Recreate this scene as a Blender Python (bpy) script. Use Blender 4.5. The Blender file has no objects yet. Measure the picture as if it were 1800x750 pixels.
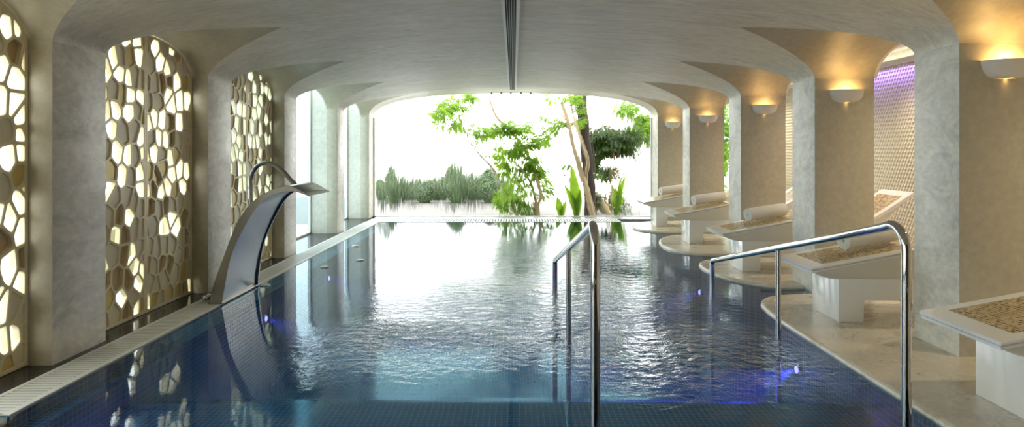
import bpy, bmesh, math, random
from mathutils import Vector, Matrix
C = bpy.context.scene.collection
PI = math.pi
sc = bpy.context.scene
R = random.Random(7)

# ------------------------------------------------------------------ object helpers
def props(o, label=None, cat=None, group=None, kind=None):
    if label: o['label'] = label
    if cat: o['category'] = cat
    if group: o['group'] = group
    if kind: o['kind'] = kind
    return o

def mk(name, verts, faces, mat, parent=None, smooth=None, mods=None):
    me = bpy.data.meshes.new(name)
    me.from_pydata([tuple(v) for v in verts], [], faces)
    me.validate(); me.update()
    if mat: me.materials.append(mat)
    if smooth is not None:
        for p in me.polygons: p.use_smooth = True
        me.set_sharp_from_angle(angle=math.radians(smooth))
    o = bpy.data.objects.new(name, me); C.objects.link(o)
    if parent: o.parent = parent
    return o

def from_bm(name, bm, mat, parent=None, smooth=None):
    bmesh.ops.recalc_face_normals(bm, faces=bm.faces)
    me = bpy.data.meshes.new(name); bm.to_mesh(me); bm.free()
    if mat: me.materials.append(mat)
    if smooth is not None:
        for p in me.polygons: p.use_smooth = True
        me.set_sharp_from_angle(angle=math.radians(smooth))
    o = bpy.data.objects.new(name, me); C.objects.link(o)
    if parent: o.parent = parent
    return o

def empty(name, loc, label, cat, group=None, rz=0):
    o = bpy.data.objects.new(name, None); C.objects.link(o)
    o.location = loc; o.rotation_euler = (0, 0, rz); o.empty_display_size = .1
    return props(o, label, cat, group)

def add_box(bm, x0, x1, y0, y1, z0, z1, bev=0, seg=2):
    r = bmesh.ops.create_cube(bm, size=1)
    vs = r['verts']
    for v in vs:
        v.co = Vector((x0 + (v.co.x + .5) * (x1 - x0), y0 + (v.co.y + .5) * (y1 - y0), z0 + (v.co.z + .5) * (z1 - z0)))
    if bev:
        es = set()
        for v in vs:
            for e in v.link_edges: es.add(e)
        bmesh.ops.bevel(bm, geom=list(es), offset=bev, segments=seg, profile=.5, affect='EDGES')

def box(name, x0, x1, y0, y1, z0, z1, mat, parent=None, bev=0, kind=None):
    bm = bmesh.new(); add_box(bm, x0, x1, y0, y1, z0, z1, bev)
    o = from_bm(name, bm, mat, parent, smooth=30 if bev else None)
    if kind: o['kind'] = kind
    return o

def tube_geo(pts, radii, seg=16, caps=True):
    """verts, faces of a tube through pts with parallel transported frames"""
    pts = [Vector(p) for p in pts]; n = len(pts)
    if not hasattr(radii, '__len__'): radii = [radii] * n
    V, F = [], []
    t0 = (pts[1] - pts[0]).normalized()
    ref = Vector((0, 0, 1)) if abs(t0.z) < .9 else Vector((1, 0, 0))
    nrm = t0.cross(ref).normalized()
    prev = t0
    for i in range(n):
        if i == 0: t = t0
        elif i == n - 1: t = (pts[i] - pts[i - 1]).normalized()
        else: t = ((pts[i] - pts[i - 1]).normalized() + (pts[i + 1] - pts[i]).normalized()).normalized()
        ax = prev.cross(t)
        if ax.length > 1e-6:
            nrm = Matrix.Rotation(prev.angle(t), 3, ax.normalized()) @ nrm
        prev = t
        nrm = (nrm - t * nrm.dot(t)).normalized()
        b = t.cross(nrm)
        for k in range(seg):
            a = 2 * PI * k / seg
            V.append(pts[i] + (nrm * math.cos(a) + b * math.sin(a)) * radii[i])
    for i in range(n - 1):
        for k in range(seg):
            k2 = (k + 1) % seg
            F.append((i * seg + k, i * seg + k2, (i + 1) * seg + k2, (i + 1) * seg + k))
    if caps:
        F.append(tuple(reversed(range(seg)))); F.append(tuple((n - 1) * seg + k for k in range(seg)))
    return V, F

def tube(name, pts, radii, mat, parent=None, seg=16):
    V, F = tube_geo(pts, radii, seg)
    return mk(name, V, F, mat, parent, smooth=50)

def catmull(P, n=8):
    P = [Vector(p) for p in P]; out = []
    for i in range(len(P) - 1):
        p0 = P[max(i - 1, 0)]; p1 = P[i]; p2 = P[i + 1]; p3 = P[min(i + 2, len(P) - 1)]
        for k in range(n):
            t = k / n
            out.append(.5 * ((2 * p1) + (p2 - p0) * t + (2 * p0 - 5 * p1 + 4 * p2 - p3) * t * t + (3 * p1 - p0 - 3 * p2 + p3) * t ** 3))
    out.append(P[-1]); return out

def light(name, kind, loc, energy, color, parent=None, rot=(0, 0, 0), **kw):
    l = bpy.data.lights.new(name, kind); l.energy = energy; l.color = color
    for k, v in kw.items(): setattr(l, k, v)
    o = bpy.data.objects.new(name, l); C.objects.link(o); o.location = loc; o.rotation_euler = rot
    if parent: o.parent = parent
    return o

# ------------------------------------------------------------------ material helpers
class NT:
    def __init__(s, name):
        s.m = bpy.data.materials.new(name); s.m.use_nodes = True
        s.t = s.m.node_tree; s.n = s.t.nodes; s.n.clear()
        s.out = s.n.new('ShaderNodeOutputMaterial')
    def node(s, typ, inputs=None, **kw):
        nd = s.n.new('ShaderNode' + typ)
        for k, v in kw.items(): setattr(nd, k, v)
        for k, v in (inputs or {}).items(): s.set(nd, k, v)
        return nd
    def set(s, nd, k, v):
        i = nd.inputs[k]
        if isinstance(v, bpy.types.NodeSocket): s.t.links.new(v, i)
        elif isinstance(v, bpy.types.Node): s.t.links.new(v.outputs[0], i)
        elif isinstance(v, tuple) and len(v) == 3 and i.type == 'RGBA': i.default_value = (*v, 1)
        else: i.default_value = v
    def math(s, op, a, b=None, c=None, clamp=False):
        nd = s.node('Math', operation=op); nd.use_clamp = clamp
        s.set(nd, 0, a)
        if b is not None: s.set(nd, 1, b)
        if c is not None: s.set(nd, 2, c)
        return nd.outputs[0]
    def vmath(s, op, a, b=None):
        nd = s.node('VectorMath', operation=op); s.set(nd, 0, a)
        if b is not None: s.set(nd, 1, b)
        return nd.outputs['Value'] if op in ('DISTANCE', 'LENGTH', 'DOT_PRODUCT') else nd.outputs[0]
    def coord(s, scale=(1, 1, 1), loc=(0, 0, 0), rot=(0, 0, 0)):
        tc = s.node('TexCoord')
        mp = s.node('Mapping'); s.set(mp, 'Vector', tc.outputs['Object'])
        mp.inputs['Scale'].default_value = scale; mp.inputs['Location'].default_value = loc; mp.inputs['Rotation'].default_value = rot
        return mp.outputs[0]
    def noise(s, vec, scale, detail=4, rough=.5, dist=0):
        nd = s.node('TexNoise'); s.set(nd, 'Vector', vec)
        nd.inputs['Scale'].default_value = scale; nd.inputs['Detail'].default_value = detail
        nd.inputs['Roughness'].default_value = rough; nd.inputs['Distortion'].default_value = dist
        return nd.outputs['Fac']
    def thin_fresnel(s, ior, normal=None):
        # same reflectance from either side of a pane
        g = s.node('NewGeometry')
        i = s.math('ADD', ior, s.math('MULTIPLY', g.outputs['Backfacing'], 1 / ior - ior))
        f = s.node('Fresnel', {'IOR': i})
        if normal is not None: s.set(f, 'Normal', normal)
        return f.outputs[0]
    def ramp(s, fac, stops, interp='LINEAR'):
        nd = s.node('ValToRGB'); s.set(nd, 'Fac', fac); cr = nd.color_ramp; cr.interpolation = interp
        while len(cr.elements) < len(stops): cr.elements.new(.5)
        for e, (p, c) in zip(cr.elements, stops):
            e.position = p; e.color = (*c, 1) if len(c) == 3 else c
        return nd.outputs[0]
    def mixc(s, fac, a, b, blend='MIX'):
        nd = s.node('Mix', data_type='RGBA', blend_type=blend)
        s.set(nd, 0, fac); s.set(nd, 6, a if not isinstance(a, tuple) else (*a, 1)); s.set(nd, 7, b if not isinstance(b, tuple) else (*b, 1))
        return nd.outputs[2]
    def bump(s, h, strength=.3, dist=.01, normal=None):
        nd = s.node('Bump'); s.set(nd, 'Height', h); nd.inputs['Strength'].default_value = strength; nd.inputs['Distance'].default_value = dist
        if normal is not None: s.set(nd, 'Normal', normal)
        return nd.outputs[0]
    def bsdf(s, **kw):
        nd = s.node('BsdfPrincipled')
        for k, v in kw.items(): s.set(nd, k.replace('_', ' '), v)
        s.t.links.new(nd.outputs[0], s.out.inputs[0]); return nd

def plain(name, col, rough=.5, metal=0, noise=0, nscale=20, bump=0, **kw):
    t = NT(name); c = t.coord()
    colr = col
    if noise:
        n = t.noise(c, nscale, 5)
        colr = t.mixc(n, tuple(x * (1 - noise) for x in col), tuple(min(1, x * (1 + noise)) for x in col))
    b = t.bsdf(Base_Color=colr, Roughness=rough, Metallic=metal, **kw)
    if bump: t.set(b, 'Normal', t.bump(t.noise(c, nscale * 3, 4), bump, .004))
    return t.m

def plaster(name, c1, c2, c3, stretch=(1, 1, 1), rough=.42, streak=.5):
    """trowelled stucco: cloudy mottling with brushed streaks"""
    t = NT(name)
    big = t.noise(t.coord(), 1.3, 6, .6, .6)
    mid = t.noise(t.coord(scale=stretch), 3.5, 8, .65, 1.2)
    fine = t.noise(t.coord(scale=stretch), 16, 6, .6, .3)
    a = t.ramp(big, [(.35, c1), (.65, c2)])
    m = t.ramp(mid, [(.42, (0, 0, 0)), (.72, (1, 1, 1))])
    b = t.mixc(t.math('MULTIPLY', m, streak), a, c3)
    f = t.ramp(fine, [(.3, (.86, .86, .86)), (.7, (1.06, 1.06, 1.06))])
    col = t.mixc(1.0, b, f, 'MULTIPLY')
    bs = t.bsdf(Base_Color=col, Roughness=t.math('MULTIPLY_ADD', mid, .25, rough - .1))
    t.set(bs, 'Normal', t.bump(t.math('ADD', mid, t.math('MULTIPLY', fine, .35)), .28, .006))
    return t.m

def tiles(name, size, c_lo, c_hi, grout, rough=.15, gw=.07, spec=.5, multi=None, big=None):
    t = NT(name)
    tc = t.node('TexCoord'); v = t.node('Separate' + 'XYZ'); t.set(v, 0, tc.outputs['Object'])
    g = t.node('NewGeometry'); nv = t.node('SeparateXYZ'); t.set(nv, 0, g.outputs['True Normal'])
    cells, masks = [], []
    for k in range(3):
        sc_ = t.math('DIVIDE', v.outputs[k], size)
        flat = t.math('GREATER_THAN', t.math('ABSOLUTE', nv.outputs[k]), .7)
        fr = t.math('FRACT', sc_)
        dd = t.math('MINIMUM', fr, t.math('SUBTRACT', 1, fr))
        line = t.math('LESS_THAN', dd, gw)
        masks.append(t.math('MULTIPLY', line, t.math('SUBTRACT', 1, flat)))
        cells.append(t.math('MULTIPLY', t.math('FLOOR', sc_), t.math('SUBTRACT', 1, flat)))
    cm = t.node('CombineXYZ', {0: cells[0], 1: cells[1], 2: cells[2]})
    wn = t.node('TexWhiteNoise'); t.set(wn, 'Vector', cm.outputs[0])
    mask = t.math('MAXIMUM', t.math('MAXIMUM', masks[0], masks[1]), masks[2])
    col = t.ramp(wn.outputs['Value'], multi) if multi else t.mixc(wn.outputs['Value'], c_lo, c_hi)
    if big:
        col = t.mixc(t.math('MULTIPLY', t.noise(t.coord(), 1.2, 3), .6), col, big)
    col = t.mixc(mask, col, grout)
    b = t.bsdf(Base_Color=col, Roughness=t.math('MULTIPLY_ADD', mask, .4, rough))
    b.inputs['Specular IOR Level'].default_value = spec
    jit = t.math('MULTIPLY', wn.outputs['Value'], .3)
    t.set(b, 'Normal', t.bump(t.math('SUBTRACT', jit, mask), .4, .002))
    return t.m

M = {}
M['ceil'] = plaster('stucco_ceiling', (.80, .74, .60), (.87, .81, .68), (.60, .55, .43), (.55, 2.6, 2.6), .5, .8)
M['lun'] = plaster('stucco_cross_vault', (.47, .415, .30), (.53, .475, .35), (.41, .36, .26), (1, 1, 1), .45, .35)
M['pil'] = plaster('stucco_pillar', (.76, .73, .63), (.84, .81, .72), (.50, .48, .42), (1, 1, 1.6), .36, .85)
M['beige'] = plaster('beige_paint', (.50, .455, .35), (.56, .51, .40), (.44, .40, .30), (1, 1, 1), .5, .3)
M['wall'] = plaster('stucco_wall', (.72, .69, .60), (.78, .75, .66), (.64, .61, .52), (1, 1, 1), .5, .3)
M['white'] = plain('white_paint', (.8, .8, .78), .4)
M['pool'] = tiles('blue_pool_mosaic', .04, (.003, .045, .15), (.007, .08, .24), (.13, .29, .46), .12, .045, big=(.003, .035, .13))
M['black'] = tiles('black_floor_mosaic', .028, (.008, .008, .012), (.035, .032, .035), (.05, .046, .045), .16, .07)
M['lmos'] = tiles('gold_brown_mosaic', .023, None, None, (.60, .50, .33), .22, .09,
                  multi=[(0, (.12, .06, .02)), (.25, (.26, .15, .05)), (.5, (.40, .26, .10)), (.75, (.52, .38, .17)), (1, (.62, .49, .28))])
M['lacq'] = plain('white_lacquer', (.89, .88, .85), .12, 0, Coat_Weight=.4, Coat_Roughness=.05)
M['lbody'] = plain('warm_white_lacquer', (.80, .78, .71), .28)
M['chrome'] = plain('polished_chrome', (.62, .61, .60), .04, 1)
M['gold'] = plain('champagne_gold_paint', (.90, .80, .54), .35, .05, .08, 6)
M['infill'] = plain('champagne_panel_paint', (.88, .80, .56), .42, .0, .12, 5)
M['bronze'] = plain('bronze_mirror', (.66, .50, .26), .3, .3, .1, 5)
M['yellow'] = plain('yellow_gold_panel', (.80, .62, .22), .35, .1, .1, 5)
M['grate'] = plain('white_grating', (.74, .74, .70), .4)
M['dark'] = plain('dark_slot', (.012, .012, .012), .7)
M['sconce'] = plain('white_gypsum', (.78, .75, .70), .6)
M['terry'] = None

def marble():
    t = NT('beige_marble'); c = t.coord()
    n = t.noise(c, 1.6, 8, .6, 1.5)
    vein = t.math('ABSOLUTE', t.math('SUBTRACT', t.noise(c, 1.1, 6, .6, 1.6), .5))
    v = t.ramp(vein, [(0, (1, 1, 1)), (.012, (0, 0, 0))])
    col = t.ramp(n, [(.3, (.64, .58, .46)), (.55, (.71, .65, .53)), (.75, (.76, .71, .60))])
    col = t.mixc(t.math('MULTIPLY', v, .38), col, (.30, .23, .15))
    sp = t.ramp(t.noise(c, 40, 4), [(.35, (.88, .88, .88)), (.6, (1, 1, 1))])
    col = t.mixc(1, col, sp, 'MULTIPLY')
    t.bsdf(Base_Color=col, Roughness=t.math('MULTIPLY_ADD', n, .2, .18)); return t.m
M['marble'] = marble()

def steel():
    t = NT('brushed_steel'); c = t.coord(scale=(1.5, 60, 1.5))
    n = t.noise(c, 3, 3, .5)
    b = t.bsdf(Base_Color=t.mixc(n, (.33, .325, .31), (.38, .37, .355)), Metallic=1.0, Roughness=t.math('MULTIPLY_ADD', n, .04, .24))
    return t.m
M['steel'] = steel()

def terry():
    t = NT('white_terry'); c = t.coord()
    b = t.bsdf(Base_Color=(.82, .81, .77), Roughness=.95, Sheen_Weight=.4)
    t.set(b, 'Normal', t.bump(t.noise(c, 160, 3, .7), .7, .004)); return t.m
M['terry'] = terry()

def glass(name, tint, bump=0):
    t = NT(name)
    fr = t.thin_fresnel(1.4)
    tr = t.node('BsdfTransparent', {'Color': tint}); gl = t.node('BsdfGlossy', {'Roughness': .01})
    mx = t.node('MixShader', {0: fr, 1: tr, 2: gl})
    t.t.links.new(mx.outputs[0], t.out.inputs[0]); return t.m
M['glass'] = glass('clear_glass', (.93, .97, .97))
M['glassblue'] = glass('pale_blue_glass', (.80, .92, .96))

def wetglass():
    """pane with a film of running water: columns of slightly different tilt"""
    t = NT('wet_glass')
    n1 = t.noise(t.coord(scale=(60, 1, 1.6)), 1.0, 5, .65)
    n2 = t.noise(t.coord(scale=(70, 1, 2.6), loc=(5, 3, 1)), 1.0, 5, .7)
    n3 = t.noise(t.coord(scale=(1.2, 1, .7), loc=(2, 9, 4)), 1.0, 3)
    amp = t.math('MULTIPLY', t.ramp(n3, [(.36, (.1, .1, .1)), (.62, (1, 1, 1))]), .85)
    zx = t.math('MULTIPLY', t.math('MULTIPLY', t.math('SUBTRACT', n2, .5), .16), amp)
    zz = t.math('MULTIPLY', t.math('MULTIPLY', t.math('SUBTRACT', n1, .5), 1.3), amp)
    nv = t.node('CombineXYZ', {0: zx, 1: -1.0, 2: zz})
    nn = t.vmath('NORMALIZE', nv.outputs[0])
    rf = t.node('BsdfRefraction', {'IOR': 1.33, 'Roughness': .025, 'Color': (.97, .99, .99)}); t.set(rf, 'Normal', nn)
    tr = t.node('BsdfTransparent', {'Color': (.97, .99, .99)})
    m1 = t.node('MixShader', {0: t.ramp(n3, [(.38, (.12, .12, .12)), (.6, (.85, .85, .85))]), 1: tr, 2: rf})
    gl = t.node('BsdfGlossy', {'Roughness': .03})
    mx = t.node('MixShader', {0: t.math('MULTIPLY', t.node('Fresnel', {'IOR': 1.33}).outputs[0], .8), 1: m1, 2: gl})
    t.t.links.new(mx.outputs[0], t.out.inputs[0]); return t.m
M['wet'] = wetglass()

def water():
    t = NT('pool_water')
    c = t.coord()
    def blob(x, y, r, ax=1):
        sx = t.node('SeparateXYZ'); t.set(sx, 0, c)
        dx = t.math('DIVIDE', t.math('SUBTRACT', sx.outputs[0], x), ax); dy = t.math('SUBTRACT', sx.outputs[1], y)
        d = t.math('SQRT', t.math('ADD', t.math('MULTIPLY', dx, dx), t.math('MULTIPLY', dy, dy)))
        mr = t.node('MapRange', {0: d, 1: r, 2: 0.0}, interpolation_type='SMOOTHSTEP'); return mr.outputs[0], d
    m1, _ = blob(-.75, 4.9, 1.15, 1.1); m2, d2 = blob(1.37, 4.5, 1.35, 1.1); m3, _ = blob(.3, 6.2, 2.2, 1.1); m4, _ = blob(.3, 8.8, 3.2, .9)
    mask = t.math('MAXIMUM', t.math('MAXIMUM', m1, m2), t.math('MAXIMUM', t.math('MULTIPLY', m3, .45), t.math('MULTIPLY', m4, .12)))
    n1 = t.noise(c, 3.2, 3, .5, .4); n2 = t.noise(t.coord(scale=(1, 1.3, 1)), 9, 4, .6, .6); n3 = t.noise(c, 26, 3, .6, .3)
    h = t.math('ADD', t.math('MULTIPLY', n1, .55), t.math('ADD', t.math('MULTIPLY', n2, .58), t.math('MULTIPLY', n3, .10)))
    h = t.math('MULTIPLY', h, t.math('MULTIPLY_ADD', mask, 1.0, .012))
    ring = t.math('MULTIPLY', t.math('SINE', t.math('MULTIPLY', d2, 48)), t.node('MapRange', {0: d2, 1: .75, 2: 0.0}, interpolation_type='SMOOTHSTEP').outputs[0])
    h = t.math('ADD', h, t.math('MULTIPLY', ring, .05))
    nb = t.bump(h, 1.0, .055)
    fr = t.thin_fresnel(1.33, nb)
    tr = t.node('BsdfTransparent', {'Color': (.50, .80, .92)})
    gl = t.node('BsdfGlossy', {'Roughness': .0, 'Color': (.92, .97, 1.0), 'Normal': nb})
    mx = t.node('MixShader', {0: fr, 1: tr, 2: gl})
    t.t.links.new(mx.outputs[0], t.out.inputs[0]); return t.m
M['water'] = water()
def waterbody():
    t = NT('water_body')
    tr = t.node('BsdfTransparent', {'Color': (1, 1, 1)}); t.t.links.new(tr.outputs[0], t.out.inputs[0])
    return t.m
M['waterbody'] = waterbody()
for k in ('water', 'waterbody'):
    tt = M[k].node_tree; vp = tt.nodes.new('ShaderNodeVolumeScatter')
    vp.inputs['Color'].default_value = (.30, .66, 1, 1); vp.inputs['Density'].default_value = .07; vp.inputs['Anisotropy'].default_value = .0
    o_ = [n for n in tt.nodes if n.bl_idname == 'ShaderNodeOutputMaterial'][0]
    tt.links.new(vp.outputs[0], o_.inputs['Volume'])

def emis(name, col, s):
    t = NT(name); e = t.node('Emission', {'Color': col, 'Strength': s}); t.t.links.new(e.outputs[0], t.out.inputs[0]); return t.m

def leafmat(name, c1, c2, tl=.45):
    t = NT(name); n = t.noise(t.coord(), 3, 3)
    col = t.mixc(t.ramp(n, [(.35, (0, 0, 0)), (.65, (1, 1, 1))]), c1, c2)
    d = t.node('BsdfPrincipled', {'Base Color': col, 'Roughness': .45})
    tr = t.node('BsdfTranslucent', {'Color': t.mixc(.5, col, (.5, .8, .05))})
    mx = t.node('MixShader', {0: tl, 1: d, 2: tr}); t.t.links.new(mx.outputs[0], t.out.inputs[0]); return t.m
M['leaf'] = leafmat('bright_leaf', (.07, .17, .01), (.20, .34, .03), .5)
M['leafdark'] = leafmat('dark_leaf', (.012, .035, .008), (.04, .09, .015), .2)
M['leafhedge'] = leafmat('hedge_leaf', (.06, .10, .06), (.13, .20, .09), .2)
M['bark'] = plain('tan_bark', (.42, .32, .19), .8, 0, .35, 12, .5)
M['barkdark'] = plain('dark_bark', (.035, .024, .017), .9, 0, .4, 12, .6)
M['pave'] = plain('pale_paving', (.19, .185, .18), .8, 0, .12, 3)

# ------------------------------------------------------------------ camera
cam_d = bpy.data.cameras.new('camera'); cam = bpy.data.objects.new('camera', cam_d); C.objects.link(cam)
cam.location = (0, 0, 1.5); cam.rotation_euler = (PI / 2, 0, 0)
cam_d.sensor_width = 36; cam_d.lens = 36 * 1090 / 1800
cam_d.shift_x = -3 / 1800; cam_d.shift_y = -109 / 1800; cam_d.clip_end = 300
sc.camera = cam

# ------------------------------------------------------------------ shell dimensions
XL, XR, XC = -3.235, 3.19, -.0225
HW = (XR - XL) / 2
S = 2.275; TOP = 3.12
PL = [(-.05, .52), (2.17, 2.72), (4.35, 4.92), (6.567, 7.09), (8.75, 9.23), (11.35, 11.83), (13.86, 14.3)]
PR = [(-.05, .52), (2.17, 2.74), (4.44, 4.94), (6.57, 7.10), (8.71, 9.2), (11.25, 11.7), (13.74, 14.3)]
Y0, Y1 = -1.8, 14.3
XLO, XRO = -3.42, 3.82
CW = 5.42     # far wall of the side corridor

def lerp(a, b, t): return a + (b - a) * t
def barrel(x, y):
    w = min(1, max(0, (y - 12.2) / 1.8)); w = w * w * (3 - 2 * w)
    p = lerp(2.0, 2.5, w); r = lerp(.52, .57, w)
    u = min(1, abs(x - XC) / HW)
    return S + r * (max(0, 1 - u ** p)) ** lerp(.56, .42, w)
def crown(x):
    return lerp(2.665, 2.60, min(1, max(0, (abs(x) - 2.1) / 1.3)))
def bays(P): return [(Y0, P[0][0])] + [(P[i][1], P[i + 1][0]) for i in range(len(P) - 1)]
def cross(x, y, P):
    for a, b in bays(P):
        if a <= y <= b:
            v = abs(y - (a + b) / 2) / ((b - a) / 2)
            return S + (crown(x) - S) * max(0, 1 - v ** 2.4) ** .55
    return -1
def groin(y, P, side):
    for a, b in bays(P):
        if a <= y <= b:
            v = abs(y - (a + b) / 2) / ((b - a) / 2); break
    else:
        v = 1
    return XC + side * (HW - 1.1 * (1 - v))
ys = set()
for P in (PL, PR):
    for a, b in bays(P):
        for k in range(41): ys.add(round((a + b) / 2 - math.cos(PI * k / 40) * (b - a) / 2, 5))
    for a, b in P:
        for k in range(5): ys.add(round(lerp(a, b, k / 4), 5))
ys = sorted(ys); ys2 = [ys[0]]
for y in ys[1:]:
    if y - ys2[-1] > 1e-4: ys2.append(y)
ys = ys2
V, F = [], []
NX = 72
for y in ys:
    xl, xr = groin(y, PL, -1), groin(y, PR, 1)
    tl = math.asin(max(-1, min(1, (xl - XC) / HW))); tr = math.asin(max(-1, min(1, (xr - XC) / HW)))
    for k in range(NX + 1):
        x = XC + HW * math.sin(lerp(tl, tr, k / NX)); V.append((x, y, barrel(x, y)))
for i in range(len(ys) - 1):
    for k in range(NX):
        a = i * (NX + 1) + k; F.append((a, a + 1, a + NX + 2, a + NX + 1))
ce = mk('ceiling', V, F, M['ceil'], smooth=60); ce['kind'] = 'structure'

def lunettes(P, side, xo, nm):
    for a, b in bays(P):
        V, F = [], []; n = 14
        yy = [(a + b) / 2 - math.cos(PI * k / 40) * (b - a) / 2 for k in range(41)]
        for y in yy:
            y = min(max(y, a), b)
            xg = groin(y, P, side)
            for k in range(n + 1):
                x = lerp(xg, xo, k / n); z = lerp(barrel(xg, y), cross(xo, y, P), k / n)
                V.append((x, y, z))
        for i in range(40):
            for k in range(n):
                q = i * (n + 1) + k; F.append((q, q + 1, q + n + 2, q + n + 1))
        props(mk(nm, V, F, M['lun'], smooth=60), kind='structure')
        # spandrel wall above the side arch
        V, F = [], []; s2 = xo + side * .03
        for y in yy:
            y = min(max(y, a), b); z = cross(xo, y, P)
            V += [(xo, y, z), (xo, y, TOP), (s2, y, TOP), (s2, y, z)]
        for i in range(40):
            for k in range(4):
                q = i * 4; F.append((q + k, q + (k + 1) % 4, q + 4 + (k + 1) % 4, q + 4 + k))
        props(mk('wall_spandrel', V, F, M['wall'], smooth=40), kind='structure')
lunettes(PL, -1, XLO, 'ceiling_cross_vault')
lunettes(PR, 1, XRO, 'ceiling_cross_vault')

def pillar(x0, x1, y0, y1, z0):
    bm = bmesh.new()
    r = bmesh.ops.create_cube(bm, size=1)
    for v in r['verts']:
        v.co = Vector((lerp(x0, x1, v.co.x + .5), lerp(y0, y1, v.co.y + .5), lerp(z0, S, v.co.z + .5)))
    es = [e for e in bm.edges if abs(e.verts[0].co.z - e.verts[1].co.z) > .5]
    bmesh.ops.bevel(bm, geom=es, offset=.006, segments=2, affect='EDGES', profile=.5)
    o = from_bm('pillar', bm, M['pil'], smooth=30); o['kind'] = 'structure'
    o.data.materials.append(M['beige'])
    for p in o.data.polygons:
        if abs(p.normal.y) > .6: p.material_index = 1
    return o
for i, (a, b) in enumerate(PL):
    pillar(XLO, XL, a, b, 0)
    box('wall_fin', -3.74, XLO + .001, a, b, 0, TOP, M['wall'], kind='structure')
for i, (a, b) in enumerate(PR):
    pillar(XR, XRO, a, b, -1.4 if i > 2 else -.05)
    box('wall_pier', XRO - .02, XRO + .03, a, b, S, TOP, M['wall'], kind='structure')

# roof, end walls
box('ceiling_roof', -3.85, CW + .1, Y0 - .1, Y1 + .1, TOP, TOP + .1, M['wall'], kind='structure')
def arch_wall(y0, y1, nm):
    V, F = [], []; n = 60
    for k in range(n + 1):
        x = XC + HW * math.sin(lerp(-PI / 2, PI / 2, k / n)); z = barrel(x, max(Y0, min(y0, Y1)))
        V += [(x, y0, z), (x, y0, TOP), (x, y1, TOP), (x, y1, z)]
    for i in range(n):
        for k in range(4):
            q = i * 4; F.append((q + k, q + (k + 1) % 4, q + 4 + (k + 1) % 4, q + 4 + k))
    props(mk(nm, V, F, M['wall']), kind='structure')
arch_wall(Y1, Y1 + .08, 'wall_end')
arch_wall(Y0 - .08, Y0, 'wall_back')
# corridor on the right
box('wall_right', CW + .03, CW + .13, Y0, Y1, -.05, TOP, M['wall'], kind='structure')
box('ceiling_corridor', XRO + .03, CW + .03, Y0, Y1, 2.92, 2.96, M['wall'], kind='structure')
box('trim_cornice', CW - .03, CW + .03, Y0, Y1, 2.73, 2.80, M['wall'], kind='structure')
box('wall_back_right', XR, CW + .1, Y0 - .08, Y0, 0, TOP, M['wall'], kind='structure')
box('wall_back_left', -3.75, XL, Y0 - .08, Y0, 0, TOP, M['wall'], kind='structure')
box('wall_end_top', XRO, CW + .1, Y1, Y1 + .08, 2.6, TOP, M['wall'], kind='structure')
box('wall_end_left', -3.74, XL, Y1 - .02, Y1 + .08, 0, TOP, M['wall'], kind='structure')

# scale relief on the corridor wall
V, F = [], []; dy, dz = .062, .058
nz = int(2.70 / dz)
for i in range(nz + 1):
    z = .03 + i * dz
    for j in range(int((13.9 - 3.0) / dy)):
        y = 3.0 + (j + (.5 if i % 2 else 0)) * dy
        b = len(V); x = CW + .03
        V += [(x, y - dy * .5, z + dz * .55), (x, y + dy * .5, z + dz * .55), (x, y, z - dz * .45),
              (x - .026, y - dy * .17, z + dz * .08), (x - .026, y + dy * .17, z + dz * .08), (x, y, z + dz * 1.3)]
        F += [(b, b + 3, b + 4, b + 1, b + 5), (b, b + 2, b + 3), (b + 3, b + 2, b + 4), (b + 4, b + 2, b + 1)]
t_ = plain('cream_relief', (.74, .70, .58), .5)
props(mk('wall_right_relief', V, F, t_), kind='structure')

# ------------------------------------------------------------------ windows
def window_side(n, a, b, mat):
    w = box('window_%d' % n, -3.735, -3.725, a, b, .02, TOP - .02, mat, kind='structure')
    bm = bmesh.new()
    for (ya, yb, za, zb) in ((a, a + .03, 0, TOP), (b - .03, b, 0, TOP), (a, b, 0, .03), (a, b, TOP - .05, TOP)):
        add_box(bm, -3.76, -3.71, ya, yb, za, zb)
    f = from_bm('window_frame', bm, M['white'], w)
for n, (a, b) in enumerate(bays(PL)):
    window_side(n + 1, a, b, M['glassblue'] if n > 3 else M['glass'])
# wet end window with running water: front face wavy, back face flat
def end_window():
    V, F = [], []; n = 48
    for k in range(n + 1):
        x = XC + (HW - .012) * math.sin(lerp(-PI / 2, PI / 2, k / n)); z = barrel(x, Y1) - .006
        V += [(x, Y1 + .02, .01), (x, Y1 + .02, z)]
    m = len(V)
    V += [(v[0], Y1 + .035, v[2]) for v in V]
    for k in range(n):
        F.append((2 * k, 2 * k + 2, 2 * k + 3, 2 * k + 1))
        F.append((m + 2 * k, m + 2 * k + 1, m + 2 * k + 3, m + 2 * k + 2))
    nf = len(F)
    o = mk('window_7', V, F, M['wet'])
    t = NT('wet_glass_back'); rf = t.node('BsdfRefraction', {'IOR': 1.33, 'Roughness': .0}); tr = t.node('BsdfTransparent')
    mx = t.node('MixShader', {0: 0.0, 1: tr, 2: rf}); t.t.links.new(mx.outputs[0], t.out.inputs[0])
    o.data.materials.append(t.m)
    for i, p in enumerate(o.data.polygons): p.material_index = i % 2
    o['kind'] = 'structure'
    bm = bmesh.new()
    add_box(bm, XL, XR, Y1, Y1 + .06, -.01, .012)
    add_box(bm, XL, XL + .03, Y1, Y1 + .06, 0, S); add_box(bm, XR - .03, XR, Y1, Y1 + .06, 0, S)
    from_bm('window_frame', bm, M['white'], o)
end_window()
w = box('window_8', XRO + .03, CW + .02, Y1 + .02, Y1 + .03, .03, 2.6, M['glass'], kind='structure')
bm = bmesh.new(); add_box(bm, 4.6, 4.64, Y1, Y1 + .05, 0, 2.6); add_box(bm, XRO + .03, CW + .02, Y1, Y1 + .05, .02, .06)
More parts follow.
